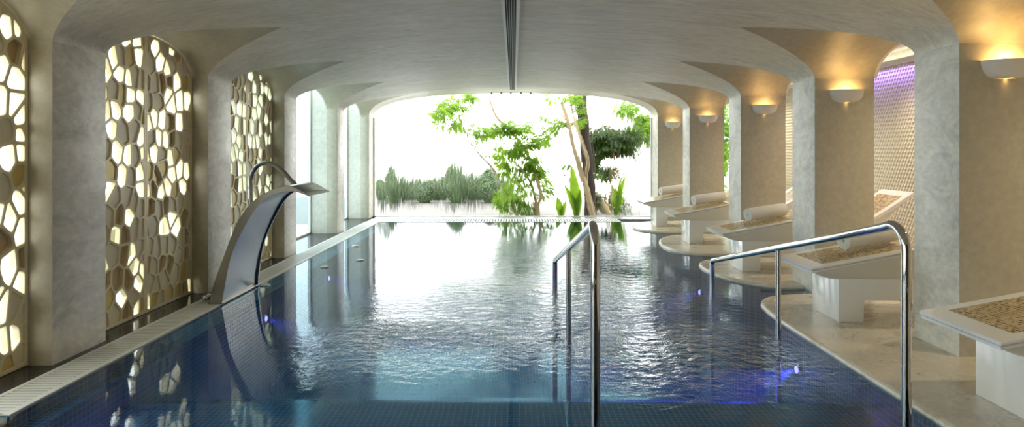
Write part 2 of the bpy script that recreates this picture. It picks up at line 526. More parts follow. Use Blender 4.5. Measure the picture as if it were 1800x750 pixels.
from_bm('window_frame', bm, M['white'], w)
box('wall_back_middle', XL, XR, Y0 - .1, Y0 - .02, 0, TOP, plain('dark_wood_panelling', (.06, .042, .03), .5, 0, .2, 4), kind='structure')

# ------------------------------------------------------------------ floors
box('floor_left', -3.74, -3.165, Y0, Y1, -.06, 0, M['black'], kind='structure')
box('floor_back', -3.74, 2.34, Y0, 2.9, -1.4, 0, M['black'], kind='structure')
box('floor_corridor', XRO - .03, CW + .05, Y0, Y1, -.06, .03, M['marble'], kind='structure')
box('floor_kerb', XL, XR, 13.78, Y1 + .1, -.3, 0, plain('grey_stone_kerb', (.30, .31, .33), .25), kind='structure')

def bez_outline(P, n=6): return [(p.x, p.y) for p in catmull([(x, y, 0) for x, y in P], n)]
def platform(pts, nm, cutY=None):
    """marble slab with bullnosed edge standing on a tiled plinth"""
    N = len(pts); prof = []
    for k in range(7):
        a = lerp(-PI / 2, PI / 2, k / 6); prof.append((.030 * (math.cos(a)) - .030, .0 + .030 * math.sin(a)))
    # inward offset direction per point
    nr = []
    for i in range(N):
        p0 = Vector(pts[i - 1] if i else pts[0]); p1 = Vector(pts[(i + 1) if i < N - 1 else N - 1])
        t = (p1 - p0).normalized(); nr.append(Vector((t.y, -t.x)))
    V, F = [], []; K = len(prof)
    for i in range(N):
        for (d, z) in prof:
            q = Vector(pts[i]) + nr[i] * d; V.append((q.x, q.y, z))
    for i in range(N - 1):
        for k in range(K - 1):
            a = i * K + k; F.append((a, a + 1, a + K + 1, a + K))
    F.append(tuple(i * K + K - 1 for i in range(N)))
    F.append(tuple(i * K for i in reversed(range(N))))
    o = mk(nm, V, F, M['marble'], smooth=50); o['kind'] = 'structure'
    V, F = [], []
    for i in range(N):
        q = Vector(pts[i]) + nr[i] * -.035; V += [(q.x, q.y, -1.4), (q.x, q.y, -.028)]
    for i in range(N - 1): F.append((2 * i, 2 * i + 1, 2 * i + 3, 2 * i + 2))
    F.append(tuple(2 * i + 1 for i in range(N)))
    w = mk('pool_wall', V, F, M['pool'], smooth=40); w['kind'] = 'structure'
B = 3.85
p1 = [(B, 6.47)] + bez_outline([(3.3, 6.46), (3.0, 6.44), (2.62, 6.33), (2.42, 6.08), (2.35, 5.7), (2.34, 5.3)], 6) + [(2.34, 4), (2.34, Y0), (B, Y0)]
p2 = [(B, 8.66)] + bez_outline([(3.2, 8.64), (2.85, 8.58), (2.55, 8.38), (2.41, 8.05), (2.42, 7.6), (2.55, 7.15), (2.82, 6.86), (3.1, 6.79), (3.5, 6.78)], 6) + [(B, 6.78)]
p3 = [(B, 11.1)] + bez_outline([(3.2, 11.08), (2.8, 10.95), (2.5, 10.55), (2.34, 9.95), (2.36, 9.45), (2.55, 9.05), (2.85, 8.92), (3.2, 8.88), (3.5, 8.87)], 6) + [(B, 8.87)]
p4 = [(B, 13.2)] + bez_outline([(3.2, 13.18), (2.8, 13.05), (2.48, 12.7), (2.33, 12.2), (2.36, 11.8), (2.6, 11.5), (2.9, 11.4), (3.2, 11.36), (3.5, 11.35)], 6) + [(B, 11.35)]
for p in (p1, p2, p3, p4):
    platform([(x, y) for x, y in p], 'floor_platform')

# pool shell
V = []; F = []
def quad(a, b, c, d):
    n = len(V); V.extend([a, b, c, d]); F.append((n, n + 1, n + 2, n + 3))
steps = [(2.9, 4.33, -.26), (4.33, 4.95, -.50), (4.95, 5.6, -.74), (5.6, 6.3, -1.0), (6.3, 13.2, -1.36)]
for i, (a, b, z) in enumerate(steps):
    quad((-2.99, a, z), (B, a, z), (B, b, z), (-2.99, b, z))
    if i < len(steps) - 1:
        quad((-2.99, b, z), (B, b, z), (B, b, steps[i + 1][2]), (-2.99, b, steps[i + 1][2]))
props(mk('pool_floor', V, F, M['pool']), kind='structure')
V = []; F = []
# left wall with a shallow tiled ledge under the waterline
quad((-2.86, 3.54, -.012), (-2.86, 13.2, -.012), (-2.86, 13.2, -.09), (-2.86, 3.54, -.09))
quad((-2.86, 2.9, -.09), (-2.86, 13.2, -.09), (-2.73, 13.2, -.09), (-2.73, 2.9, -.09))
quad((-2.73, 2.9, -.09), (-2.73, 13.2, -.09), (-2.73, 13.2, -1.4), (-2.73, 2.9, -1.4))
quad((-3.16, 2.9, -.09), (-2.86, 2.9, -.09), (-2.86, 3.54, -.09), (-3.16, 3.54, -.09))
quad((-3.16, 3.52, 0), (-2.86, 3.52, 0), (-2.86, 3.52, -.09), (-3.16, 3.52, -.09))
quad((-2.73, 13.2, .0), (B, 13.2, .0), (B, 13.2, -1.4), (-2.73, 13.2, -1.4))
quad((-2.73, 2.9, .0), (B, 2.9, .0), (B, 2.9, -1.4), (-2.73, 2.9, -1.4))
quad((B, 2.9, .0), (B, 13.2, .0), (B, 13.2, -1.4), (B, 2.9, -1.4))
props(mk('pool_wall_left', V, F, M['pool']), kind='structure')
V = [(-3.155, 2.91, 0), (B - .01, 2.91, 0), (B - .01, 13.19, 0), (-2.865, 13.19, 0), (-2.865, 3.515, 0), (-3.155, 3.515, 0)]
wt = mk('pool_water', [(x, y, -.004) for x, y, z in V] + [(x, y, -1.45) for x, y, z in V], [(0, 1, 2, 3, 4, 5), (11, 10, 9, 8, 7, 6)] + [(i, 6 + i, 6 + (i + 1) % 6, (i + 1) % 6) for i in range(6)], M['water'])
wt.data.materials.append(M['waterbody'])
for p in wt.data.polygons: p.material_index = 0 if p.index == 0 else 1
props(wt, kind='structure')

# overflow gratings
def grating(nm, x0, x1, y0, y1, along_y, step, label):
    bm = bmesh.new()
    if along_y:
        y = y0 + .02
        add_box(bm, x0, x0 + .035, y0, y1, -.03, .004); add_box(bm, x1 - .045, x1, y0, y1, -.03, .004)
        while y < y1 - .02:
            add_box(bm, x0 + .03, x1 - .04, y, y + step * .62, -.02, .003); y += step
    else:
        add_box(bm, x0, x1, y0, y0 + .05, -.03, .004); add_box(bm, x0, x1, y1 - .05, y1, -.03, .004)
        x = x0 + .02
        while x < x1 - .03:
            n = len(bm.verts)
            add_box(bm, x, x + step * .6, y0 + .04, y1 - .04, -.02, .003)
            x += step
    o = from_bm(nm, bm, M['grate']); return props(o, label, 'drain grating')
grating('overflow_grating', -3.165, -2.868, 3.53, 13.2, True, .042, 'white slatted overflow grating running along the pool edge beside black floor')
box('floor_channel', -3.165, -2.868, 3.5, 13.8, -.1, -.035, M['dark'], kind='structure')
grating('overflow_grating', -3.165, 2.3, 13.21, 13.78, False, .06, 'white overflow grating across the far pool end below the wet window')
box('floor_channel', -3.16, B, 13.2, 13.8, -.1, -.035, M['dark'], kind='structure')

# ------------------------------------------------------------------ lattice screens (cells like cracked stone)
def clip(poly, px, py, nx, ny):
    """keep the side where (p-(px,py)).n <= 0"""
    out = []
    for i in range(len(poly)):
        a, b = poly[i], poly[(i + 1) % len(poly)]
        da = (a[0] - px) * nx + (a[1] - py) * ny; db = (b[0] - px) * nx + (b[1] - py) * ny
        if da <= 0: out.append(a)
        if da * db < 0:
            t = da / (da - db); out.append((a[0] + (b[0] - a[0]) * t, a[1] + (b[1] - a[1]) * t))
    return out
def area(p): return .5 * sum(p[i][0] * p[(i + 1) % len(p)][1] - p[(i + 1) % len(p)][0] * p[i][1] for i in range(len(p)))
def centroid(p):
    A = area(p); cx = cy = 0
    for i in range(len(p)):
        x0, y0 = p[i]; x1, y1 = p[(i + 1) % len(p)]; k = x0 * y1 - x1 * y0
        cx += (x0 + x1) * k; cy += (y0 + y1) * k
    return (cx / (6 * A), cy / (6 * A))
def inset(p, d):
    q = list(p)
    for i in range(len(p)):
        a, b = p[i], p[(i + 1) % len(p)]
        ex, ey = b[0] - a[0], b[1] - a[1]; L = math.hypot(ex, ey)
        if L < 1e-6: continue
        nx, ny = ey / L, -ex / L
        q = clip(q, a[0] - nx * d, a[1] - ny * d, nx, ny)
        if len(q) < 3: return None
    return q
def rounded(p, r):
    out = []
    for i in range(len(p)):
        a, b, c = p[i - 1], p[i], p[(i + 1) % len(p)]
        la = math.hypot(a[0] - b[0], a[1] - b[1]); lc = math.hypot(c[0] - b[0], c[1] - b[1])
        if la < 1e-5 or lc < 1e-5: continue
        ra = min(r, la * .45) / la; rc = min(r, lc * .45) / lc
        s = (b[0] + (a[0] - b[0]) * ra, b[1] + (a[1] - b[1]) * ra); e = (b[0] + (c[0] - b[0]) * rc, b[1] + (c[1] - b[1]) * rc)
        for t in (0, .33, .67, 1):
            out.append(((1 - t) ** 2 * s[0] + 2 * t * (1 - t) * b[0] + t * t * e[0], (1 - t) ** 2 * s[1] + 2 * t * (1 - t) * b[1] + t * t * e[1]))
    return out
def ray(poly, c, ang):
    dx, dy = math.cos(ang), math.sin(ang); best = None
    for i in range(len(poly)):
        a, b = poly[i], poly[(i + 1) % len(poly)]
        ex, ey = b[0] - a[0], b[1] - a[1]; det = dx * ey - dy * ex
        if abs(det) < 1e-12: continue
        wx, wy = a[0] - c[0], a[1] - c[1]
        t = (wx * ey - wy * ex) / det; u = (wx * dy - wy * dx) / det
        if t > 0 and -1e-6 <= u <= 1 + 1e-6 and (best is None or t < best): best = t
    if best is None: best = 0.01
    return (c[0] + dx * best, c[1] + dy * best)
def loops(polys, c):
    angs = set()
    for p in polys:
        for q in p: angs.add(round(math.atan2(q[1] - c[1], q[0] - c[0]), 4))
    angs = sorted(angs); return [[ray(p, c, a) for a in angs] for p in polys]
def ring(V, F, A, xa, Bp, xb):
    n = len(A); b = len(V)
    V += [(xa, p[0], p[1]) for p in A]; V += [(xb, p[0], p[1]) for p in Bp]
    for i in range(n):
        j = (i + 1) % n; F.append((b + i, b + j, b + n + j, b + n + i))

def lattice(a, b, half, label, seed, fill=.50, back=.06):
    """one arched leaf between Y=a..b of bay (bay arch centre given by half='lo'/'hi')"""
    rr = random.Random(seed)
    xf, depth = -3.405, .044
    bay = None
    for (u, v) in bays(PL):
        if u - .01 <= (a + b) / 2 <= v + .01: bay = (u, v)
    top = []
    yy = [lerp(b, a, k / 14) for k in range(15)]
    for y in yy:
        top.append((y, max(cross(XLO, y, PL) - .012, S - .01)))
    outline = [(a, .005), (b, .005)] + [(y, z) for y, z in top]
    # ensure convex order, drop duplicates
    o2 = []
    for p in outline:
        if not o2 or math.hypot(p[0] - o2[-1][0], p[1] - o2[-1][1]) > 1e-4: o2.append(p)
    outline = o2
    inner = inset(outline, .012)
    W, H = b - a, 2.62
    nx = 6; nzr = 15; pts = []
    for i in range(nzr + 1):
        for j in range(nx + 1):
            y = a + (j + (.5 if i % 2 else 0) + rr.uniform(-.42, .42)) * W / nx; z = (i + .4 + rr.uniform(-.42, .42)) * H / nzr
            pts.append((y, z))
    def cells(pts):
        out = []
        for i, p in enumerate(pts):
            c = inner
            for j, q in enumerate(pts):
                if i == j: continue
                # anisotropic metric: cells taller than wide
                mx_, mz = (p[0] + q[0]) / 2, (p[1] + q[1]) / 2
                if abs(q[0] - p[0]) > .6 or abs(q[1] - p[1]) > .8: continue
                nxx, nzz = (q[0] - p[0]) * 1.0, (q[1] - p[1]) * .62
                c = clip(c, mx_, mz, nxx, nzz)
                if len(c) < 3: break
            if len(c) >= 3 and abs(area(c)) > 2e-5: out.append((c, i))
        return out
    for it in range(1):
        pts = [tuple(lerp(p[k], cc[k], .45) for k in (0, 1)) for c, i in cells(pts) for p, cc in ((pts[i], centroid(c)),)]
    root = empty('lattice_screen', (0, 0, 0), label, 'screen', 'arched gold lattice screens')
    V, F = [], []
    c0 = centroid(outline); L = loops([outline, inner], c0)
    ring(V, F, L[0], xf, L[1], xf); ring(V, F, L[0], xf - depth, L[1], xf - depth); ring(V, F, L[0], xf, L[0], xf - depth)
    fills = []
    for c, i in cells(pts):
        if area(c) < 0: c = c[::-1]
        q = inset(c, .0125)
        cc = centroid(c)
        if not q or area(q) < .0006:
            # tiny left-over cell: solid
            n = len(V); V += [(xf, p[0], p[1]) for p in c]; F.append(tuple(range(n, n + len(c))))
            n = len(V); V += [(xf - depth, p[0], p[1]) for p in c]; F.append(tuple(range(n, n + len(c)))); continue
        q = rounded(q, .018); q2 = inset(c, .007)
        q2 = rounded(q2, .02)
        cc = centroid(q)
        L = loops([c, q2, q], cc)
        ring(V, F, L[0], xf, L[1], xf); ring(V, F, L[1], xf, L[2], xf - .005)
        ring(V, F, L[2], xf - .005, L[2], xf - depth); ring(V, F, L[2], xf - depth, L[0], xf - depth)
        k = rr.random()
        low = .22 if cc[1] < 1.0 else 0
        if k < fill + low * .6: fills.append((q, .014, rr.choice([M['infill'], M['infill'], M['infill'], M['yellow']])))
        elif k < fill + back + low: fills.append((q, depth - .01, M['bronze']))
    lo_ = mk('lattice', V, F, M['gold'], root)
    for q, d, m in fills:
        n = len(q)
        V = [(xf - d, p[0], p[1]) for p in q] + [(xf - d - .008, p[0], p[1]) for p in q]
        F = [tuple(range(n)), tuple(range(2 * n - 1, n - 1, -1))] + [(i, (i + 1) % n, n + (i + 1) % n, n + i) for i in range(n)]
        mk('infill_panel', V, F, m, root)
    return root
bl = bays(PL)
def mid(b): return (b[0] + b[1]) / 2
b1, b2, b3 = bl[2], bl[3], bl[4]
lattice(mid(b1), b1[1] - .002, 'hi', 'gold lattice screen cut off by the picture edge, before the first pillar', 11, .28, .05)
lattice(b2[0] + .002, mid(b2) - .004, 'lo', 'near leaf of the wide gold lattice pair, beside the big grey pillar', 12)
lattice(mid(b2) + .004, b2[1] - .002, 'hi', 'far leaf of the wide gold lattice pair, with its full rounded shoulder', 13)
lattice(b3[0] + .002, mid(b3) - .004, 'lo', 'near leaf of the narrow gold lattice pair behind the steel spout', 14)
lattice(mid(b3) + .004, b3[1] - .002, 'hi', 'far leaf of the narrow gold lattice pair, behind the gooseneck pipe', 15)

# ------------------------------------------------------------------ sconces
def sconce_mesh():
    # outer and inner shell of a half bowl against a wall (wall plane y=0, bowl towards -y)
    V, F = [], []; n = 20; m = 12
    def lay(off):
        base = len(V)
        for i in range(m + 1):
            t = i / m; z = t * .128 + (off * .6 if off and i == 0 else 0)
            q = math.sqrt(max(0, 1 - (1 - t) ** 2)); w = .080 + (.178 - .080) * q - off; d = .065 + (.135 - .065) * q - off
            for k in range(n + 1):
                a = PI * k / n; V.append((-w * math.cos(a), -d * math.sin(a), z))
        return base
    b0 = lay(0); b1_ = lay(.006)
    for bb in (b0, b1_):
        for i in range(m):
            for k in range(n):
                q = bb + i * (n + 1) + k; F.append((q, q + 1, q + n + 2, q + n + 1))
    tt = m * (n + 1)
    for k in range(n): F.append((b0 + tt + k, b0 + tt + k + 1, b1_ + tt + k + 1, b1_ + tt + k))
    # floor of the bowl with a slit left open in the middle
    for (k0, k1) in ((0, 9), (11, n)):
        for k in range(k0, k1):
            a = len(V); p, q = V[b0 + k], V[b0 + k + 1]
            V.extend([(p[0], 0, p[2]), (q[0], 0, q[2])]); F.append((b0 + k, b0 + k + 1, a + 1, a))
    return V, F
sv, sf = sconce_mesh()
s_lab = ['largest white half-bowl sconce, above the bed cut by the picture edge',
         'white half-bowl sconce on the beige pillar beside the scale-patterned wall',
         'white half-bowl sconce on the middle pillar of the five',
         'small white half-bowl sconce on the fourth pillar, second from the wet window',
         'smallest white half-bowl sconce, on the last pillar next to the wet window']
warm = (1.0, .60, .20)
s_me = None
for i, (a, b) in enumerate(PR[2:]):
    root = empty('wall_sconce', (3.52, a - .001, 2.02), s_lab[i], 'wall lamp', 'half-bowl wall sconces on the pillars')
    if s_me is None:
        sh = mk('shade', sv, sf, M['sconce'], root, smooth=60); s_me = sh.data
        bm = bmesh.new(); bmesh.ops.create_uvsphere(bm, u_segments=16, v_segments=10, radius=.022)
        bmesh.ops.scale(bm, verts=bm.verts, vec=(2.2, 1, 1))
        bo = from_bm('bulb', bm, emis('warm_bulb', (1, .72, .35), 7), root, 60); bo.location = (0, -.065, .07); b_me = bo.data
    else:
        sh = bpy.data.objects.new('shade', s_me); C.objects.link(sh); sh.parent = root
        bo = bpy.data.objects.new('bulb', b_me); C.objects.link(bo); bo.parent = root; bo.location = (0, -.065, .07)
    light('sconce_lamp', 'POINT', (0, -.07, .115), (3.4, 2.0, 1.1, .7, .9)[i], warm, root, shadow_soft_size=.03)

# ------------------------------------------------------------------ linear air vent in the vault
def vent():
    root = empty('linear_air_vent', (-.025, 3.2, 2.79), 'long white-framed slot air vent with dark slots along the crown of the vault', 'vent')
    y0, y1 = 0.0, 9.7
    def zz(x): return barrel(x - .025, 6) - 2.79
    bm = bmesh.new()
    add_box(bm, -.08, -.052, y0, y1, -.012, .01); add_box(bm, .052, .08, y0, y1, -.012, .01)
    add_box(bm, -.06, .06, y1 - .02, y1, -.012, .01)
    from_bm('frame', bm, M['white'], root)
    bm = bmesh.new(); add_box(bm, -.055, .055, y0, y1, -.003, .003); from_bm('backing', bm, M['dark'], root)
    bm = bmesh.new()
    for k in range(5):
        x = -.052 + .104 * (k + .5) / 5 + .003
        if k < 4 or True: add_box(bm, x - .005 + .006, x + .005 + .002, y0, y1, -.010, .0)
    from_bm('slats', bm, plain('grey_slat', (.33, .33, .33), .4), root)
vent()
for k in range(5):
    x = 903 + 0; px = (864, 881, 898, 916, 933)[k]
    X = (px - 903) * 14.1 / 1090
    bm = bmesh.new()
    bmesh.ops.create_cone(bm, cap_ends=True, segments=12, radius1=.018, radius2=.018, depth=.03)
    o = from_bm('ceiling_spot', bm, M['dark'], None, 40); o.location = (X, 14.15, barrel(X, 14.15) - .014)
    props(o, 'tiny dark ceiling spot above the wet window, ' + ('leftmost of five', 'second of five', 'middle of five', 'fourth of five', 'rightmost of five')[k], 'spotlight', 'tiny ceiling spots above the wet window')

# ------------------------------------------------------------------ loungers
PX = [(0.0, .475), (.3, .528), (.66, .595), (.86, .632), (1.0, .632), (1.2, .60), (1.4, .575), (1.58, .585), (1.78, .645), (2.0, .765), (2.32, .975)]
prof = catmull([(x, 0, z) for x, z in PX], 6)
LW = .655
def strip_solid(P, th, y0, y1, bev_in=0):
    """band following profile P (x,z) with thickness th, from y0 to y1"""
    V, F = [], []; n = len(P)
    for i, p in enumerate(P):
        q0 = P[max(i - 1, 0)]; q1 = P[min(i + 1, n - 1)]; t = (q1 - q0).normalized(); nn = Vector((-t.z, 0, t.x))
        if nn.z < 0: nn = -nn
        b = p - nn * th
        e = min(.008, th * .3)
        V += [(p.x, y0 + e, p.z), (p.x, y1 - e, p.z), (p.x - nn.x * e, y1, p.z - nn.z * e), (b.x + nn.x * e, y1, b.z + nn.z * e), (b.x, y1 - e, b.z), (b.x, y0 + e, b.z), (b.x + nn.x * e, y0, b.z + nn.z * e), (p.x - nn.x * e, y0, p.z - nn.z * e)]
    K = 8
    for i in range(n - 1):
        for k in range(K):
            F.append((i * K + k, i * K + (k + 1) % K, (i + 1) * K + (k + 1) % K, (i + 1) * K + k))
    F.append(tuple(reversed(range(K)))); F.append(tuple((n - 1) * K + k for k in range(K)))
    return V, F
def make_lounger():
    root = empty('heated_lounger', (0, 0, 0), '', 'lounger')
    h = LW / 2
    V, F = strip_solid(prof, .022, -h, h)
    rim = mk('rim', V, F, M['lacq'], root, smooth=35)
    # second thin step of the edge
    P2 = [Vector((p.x + .006, 0, p.z - .026)) for p in prof]
    V, F = strip_solid(P2, .02, -h + .008, h - .008)
    mk('edge_moulding', V, F, M['lacq'], rim, smooth=35)
    P3 = [p + Vector((0, 0, .0025)) for p in prof if .085 < p.x < 2.24]
    V, F = strip_solid(P3, .004, -h + .085, h - .085)
    mk('mosaic_surface', V, F, M['lmos'], rim, smooth=35)
    # shell underneath
    bot = [(.03, .43), (.10, .40), (.17, .378), (.25, .368), (.6, .366), (1.3, .366), (1.5, .40), (1.8, .51), (2.05, .66), (2.28, .86)]
    bc = catmull([(x, 0, z) for x, z in bot], 6)
    V, F = [], []; n = len(bc)
    import bisect
    def topz(x):
        for i in range(len(prof) - 1):
            if prof[i].x <= x <= prof[i + 1].x:
                t = (x - prof[i].x) / max(1e-6, prof[i + 1].x - prof[i].x); return lerp(prof[i].z, prof[i + 1].z, t)
        return prof[-1].z
    for p in bc:
        tz = topz(p.x) - .044
        tz = max(tz, p.z + .002)
        V += [(p.x, -h + .02, tz), (p.x, h - .02, tz), (p.x, h - .05, lerp(tz, p.z, .8)), (p.x, h - .075, p.z), (p.x, -h + .075, p.z), (p.x, -h + .05, lerp(tz, p.z, .8))]
    K = 6
    for i in range(n - 1):
        for k in range(K): F.append((i * K + k, i * K + (k + 1) % K, (i + 1) * K + (k + 1) % K, (i + 1) * K + k))
    F.append(tuple(reversed(range(K)))); F.append(tuple((n - 1) * K + k for k in range(K)))
    mk('body_shell', V, F, M['lbody'], root, smooth=40)
    U = [(.26, 0), (.48, 0), (.48, .19), (1.2, .19), (1.2, 0), (1.42, 0), (1.42, .37), (.26, .37)]
    bm = bmesh.new()
    f1 = [bm.verts.new((x, -.27, z)) for x, z in U]; f2 = [bm.verts.new((x, .2, z)) for x, z in U]
    bm.faces.new(f1); bm.faces.new(f2[::-1])
    for k in range(8): bm.faces.new((f1[k], f2[k], f2[(k + 1) % 8], f1[(k + 1) % 8]))
    bmesh.ops.bevel(bm, geom=list(bm.edges), offset=.004, segments=2, affect='EDGES', profile=.5)
    from_bm('base', bm, M['lacq'], root, 30)
    return root
proto = make_lounger()
def copy_tree(o, parent=None):
    c = o.copy(); C.objects.link(c); c.parent = parent
    for ch in list(o.children):
        copy_tree(ch, c)
    return c
l_lab = ['white bed with gold-brown mosaic top, closest to the viewer and without a towel',
         'white mosaic-topped bed behind the tall chrome handrail, rolled towel on it',
         'white mosaic-topped bed on the rounded platform just beyond the handrail',
         'white mosaic-topped bed between the third and fourth pillars, towel on its hump',
         'smallest white mosaic-topped bed, next to the wet window']
LY = [3.56, 5.615, 7.865, 10.15, 12.45]
for i, y in enumerate(LY):
    o = proto if i == 0 else copy_tree(proto)
    o.location = (2.54, y, .03); o['label'] = l_lab[i]; o['group'] = 'heated mosaic beds between the pillars'
    o['category'] = 'lounger'
for o in bpy.data.objects:
    pass
# towels
def towel():
    V, F = [], []; turns = 5.2; n = 150; r0, r1 = .008, .080; th = .0112; L = .54
    segs = 10
    ctr = []
    for i in range(n + 1):
        t = i / n; a = -turns * 2 * PI * (1 - t) + PI * .15; r = lerp(r0, r1, t) 
        ctr.append((a, r))
    for s in range(segs + 1):
        u = s / segs; x = (u - .5) * L
        bulge = 1 - .05 * abs(2 * u - 1) ** 6
        for i, (a, r) in enumerate(ctr):
            tele = .0015 * math.sin(i * .7)
            xx = x + (tele if s in (0, segs) else 0)
            w = 1 + .005 * math.sin(a * 3 + u * 5)
            for rr_ in (r * bulge * w, (r * bulge * w + th)):
                V.append((xx, rr_ * math.cos(a), rr_ * math.sin(a) * .97))
    K = 2 * (n + 1)
    for s in range(segs):
        for i in range(n):
            a = s * K + 2 * i
            F.append((a, a + 2, a + K + 2, a + K)); F.append((a + 1, a + 1 + K, a + 3 + K, a + 3))
        a = s * K; F.append((a, a + K, a + K + 1, a + 1)); a = s * K + 2 * n; F.append((a, a + 1, a + K + 1, a + K))
    for s in (0, segs):
        for i in range(n):
            a = s * K + 2 * i; F.append((a, a + 1, a + 3, a + 2))
    return V, F
tv, tf = towel(); t_me = None
t_lab = ['rolled white towel lying on the bed right behind the chrome handrail',
         'rolled white towel on the mosaic bed just beyond the far end of the handrail',
         'rolled white towel on the bed between the third and fourth pillars',
         'rolled white towel on the smallest bed, beside the wet window']
for i, y in enumerate(LY[1:]):
    if t_me is None: o = mk('rolled_towel', tv, tf, M['terry'], None, smooth=50); t_me = o.data
    else: o = bpy.data.objects.new('rolled_towel', t_me); C.objects.link(o)
    o.location = (3.19, y + (-.04, -.02, 0, 0)[i], .738); o.rotation_euler = (0, math.radians(-6), math.radians((14, 16, 12, 14)[i]))
    props(o, t_lab[i], 'towel', 'rolled towels on the beds')

# ------------------------------------------------------------------ handrails
def handrail(x, label):
    root = empty('pool_handrail', (x, 3.46, -.26), label, 'handrail', 'chrome handrails at the pool steps')
    off = Vector((-x, -3.46, .26))
    r = .027
    zt = lambda y: 1.09 - (y - 3.5) * .2378
    pts = [Vector((x, 3.46, -.26)), Vector((x, 3.46, .5)), Vector((x, 3.46, .93))]
    # bend
    yc, R_ = 3.46 + .13, .13
    zc = zt(3.6) - R_ + .01
    pts = [Vector((x, 3.46, -.26)), Vector((x, 3.46, .4)), Vector((x, 3.46, zc))]
    for k in range(1, 10):
        a = PI - (PI / 2 + .0) * k / 9 * 1.0
        a = PI - math.radians(76.6 + 13.4 * 0 + 0) * k / 9 if False else PI - (PI / 2 - .0) * k / 9
        pts.append(Vector((x, yc + R_ * math.cos(a), zc + R_ * math.sin(a))))
    pts[-1] = Vector((x, yc + .005, zc + R_ - .001))
    pts.append(Vector((x, yc + .06, zt(yc + .06) + .004)))
    pts += [Vector((x, y, zt(y))) for y in (4.2, 5.13, 6.0, 6.80)]
    pts += [Vector((x, 6.83, zt(6.82) - .008)), Vector((x, 6.84, zt(6.82) - .04)), Vector((x, 6.84, 0)), Vector((x, 6.84, -1.36))]
    V, F = tube_geo([p + off for p in pts], r, 24)
    rail = mk('rail', V, F, M['chrome'], root, smooth=60)
    V, F = tube_geo([Vector((x, 5.13, -.74)) + off, Vector((x, 5.13, zt(5.13))) + off], .021, 20)
    post = mk('post', V, F, M['chrome'], root, smooth=60)
    for (y, z) in ((3.46, -.26), (5.13, -.74), (6.84, -1.36)):
        V, F = tube_geo([Vector((x, y, z)) + off, Vector((x, y, z + .015)) + off], .055, 24)
        mk('floor_flange', V, F, M['chrome'], post if y == 5.13 else rail, smooth=40)
handrail(.455, 'chrome handrail standing alone in the water near the middle of the pool')
handrail(2.19, 'chrome handrail in the water beside the marble edge and the towelled bed')

# ------------------------------------------------------------------ curved steel spout
def spout():
    root = empty('water_spout', (-2.9, 6.5, .006), 'wide curved brushed steel water spout arching from the grating over the pool', 'fountain')
    inn = [(-2.86, 0.0), (-2.835, .15), (-2.76, .50), (-2.61, .81), (-2.47, 1.005), (-2.3, 1.09), (-2.165, 1.10), (-2.01, 1.052)]
    out = [(-2.985, 0.0), (-2.955, .15), (-2.86, .425), (-2.717, .79), (-2.555, 1.01), (-2.345, 1.13), (-2.19, 1.155), (-2.008, 1.06)]
    I = catmull([(x, 0, z) for x, z in inn], 8); O = catmull([(x, 0, z) for x, z in out], 8)
    n = len(I); V, F = [], []
    for i in range(n):
        t = i / (n - 1); yn = lerp(6.07, 6.1, t); yf = lerp(6.97, 6.77, min(1, t * 1.25) ** .8)
        d = (O[i] - I[i]); th = d.length; dn = d / max(th, 1e-5); rec = min(.022, th * .35); e = min(.006, th * .2)
        def P(v, y): return (v.x + 2.9, y - 6.5, v.z)
        V += [P(O[i] - dn * e, yn), P(O[i], yn + e), P(O[i], yf - e), P(O[i] - dn * e, yf),
              P(I[i], yf), P(I[i], yf - .022), P(I[i] + dn * rec, yf - .026), P(I[i] + dn * rec, yn + .026), P(I[i], yn + .022), P(I[i], yn)]
    K = 10
    for i in range(n - 1):
        for k in range(K): F.append((i * K + k, i * K + (k + 1) % K, (i + 1) * K + (k + 1) % K, (i + 1) * K + k))
    F.append(tuple(reversed(range(K)))); F.append(tuple((n - 1) * K + k for k in range(K)))
    mk('blade', V, F, M['steel'], root, smooth=35)
    bm = bmesh.new(); bmesh.ops.create_uvsphere(bm, u_segments=20, v_segments=12, radius=.055)
    bmesh.ops.scale(bm, verts=bm.verts, vec=(.9, 1.3, .6)); bmesh.ops.translate(bm, verts=bm.verts, vec=(-.15, -.33, .045))
    from_bm('foot_cap', bm, M['chrome'], root, 60)
    bm = bmesh.new(); add_box(bm, -.10, .05, -.43, .475, .0, .012, .003, 1)
    from_bm('base_plate', bm, M['steel'], root, 30)
spout()
def goose():
    root = empty('gooseneck_spout', (-3.24, 7.65, 0), 'slim curved steel gooseneck pipe rising behind the wide water spout', 'fountain')
    P = [(0, 0, 0), (0, 0, .6), (0, 0, 1.08), (.0, 0, 1.17), (.03, 0, 1.265), (.10, 0, 1.335), (.20, 0, 1.36), (.30, 0, 1.33), (.40, 0, 1.25), (.5, 0, 1.135), (.535, 0, 1.095)]
    pts = catmull(P, 6)
    V, F = tube_geo(pts, .027, 20); pipe = mk('pipe', V, F, M['steel'], root, smooth=60)
    V, F = tube_geo([Vector((.515, 0, 1.117)), Vector((.555, 0, 1.07))], .034, 20); mk('nozzle', V, F, M['steel'], pipe, smooth=50)
    V, F = tube_geo([Vector((0, 0, 0)), Vector((0, 0, .018)), Vector((0, 0, .03))], [.06, .055, .03], 24); mk('floor_flange', V, F, M['chrome'], pipe, smooth=40)
goose()

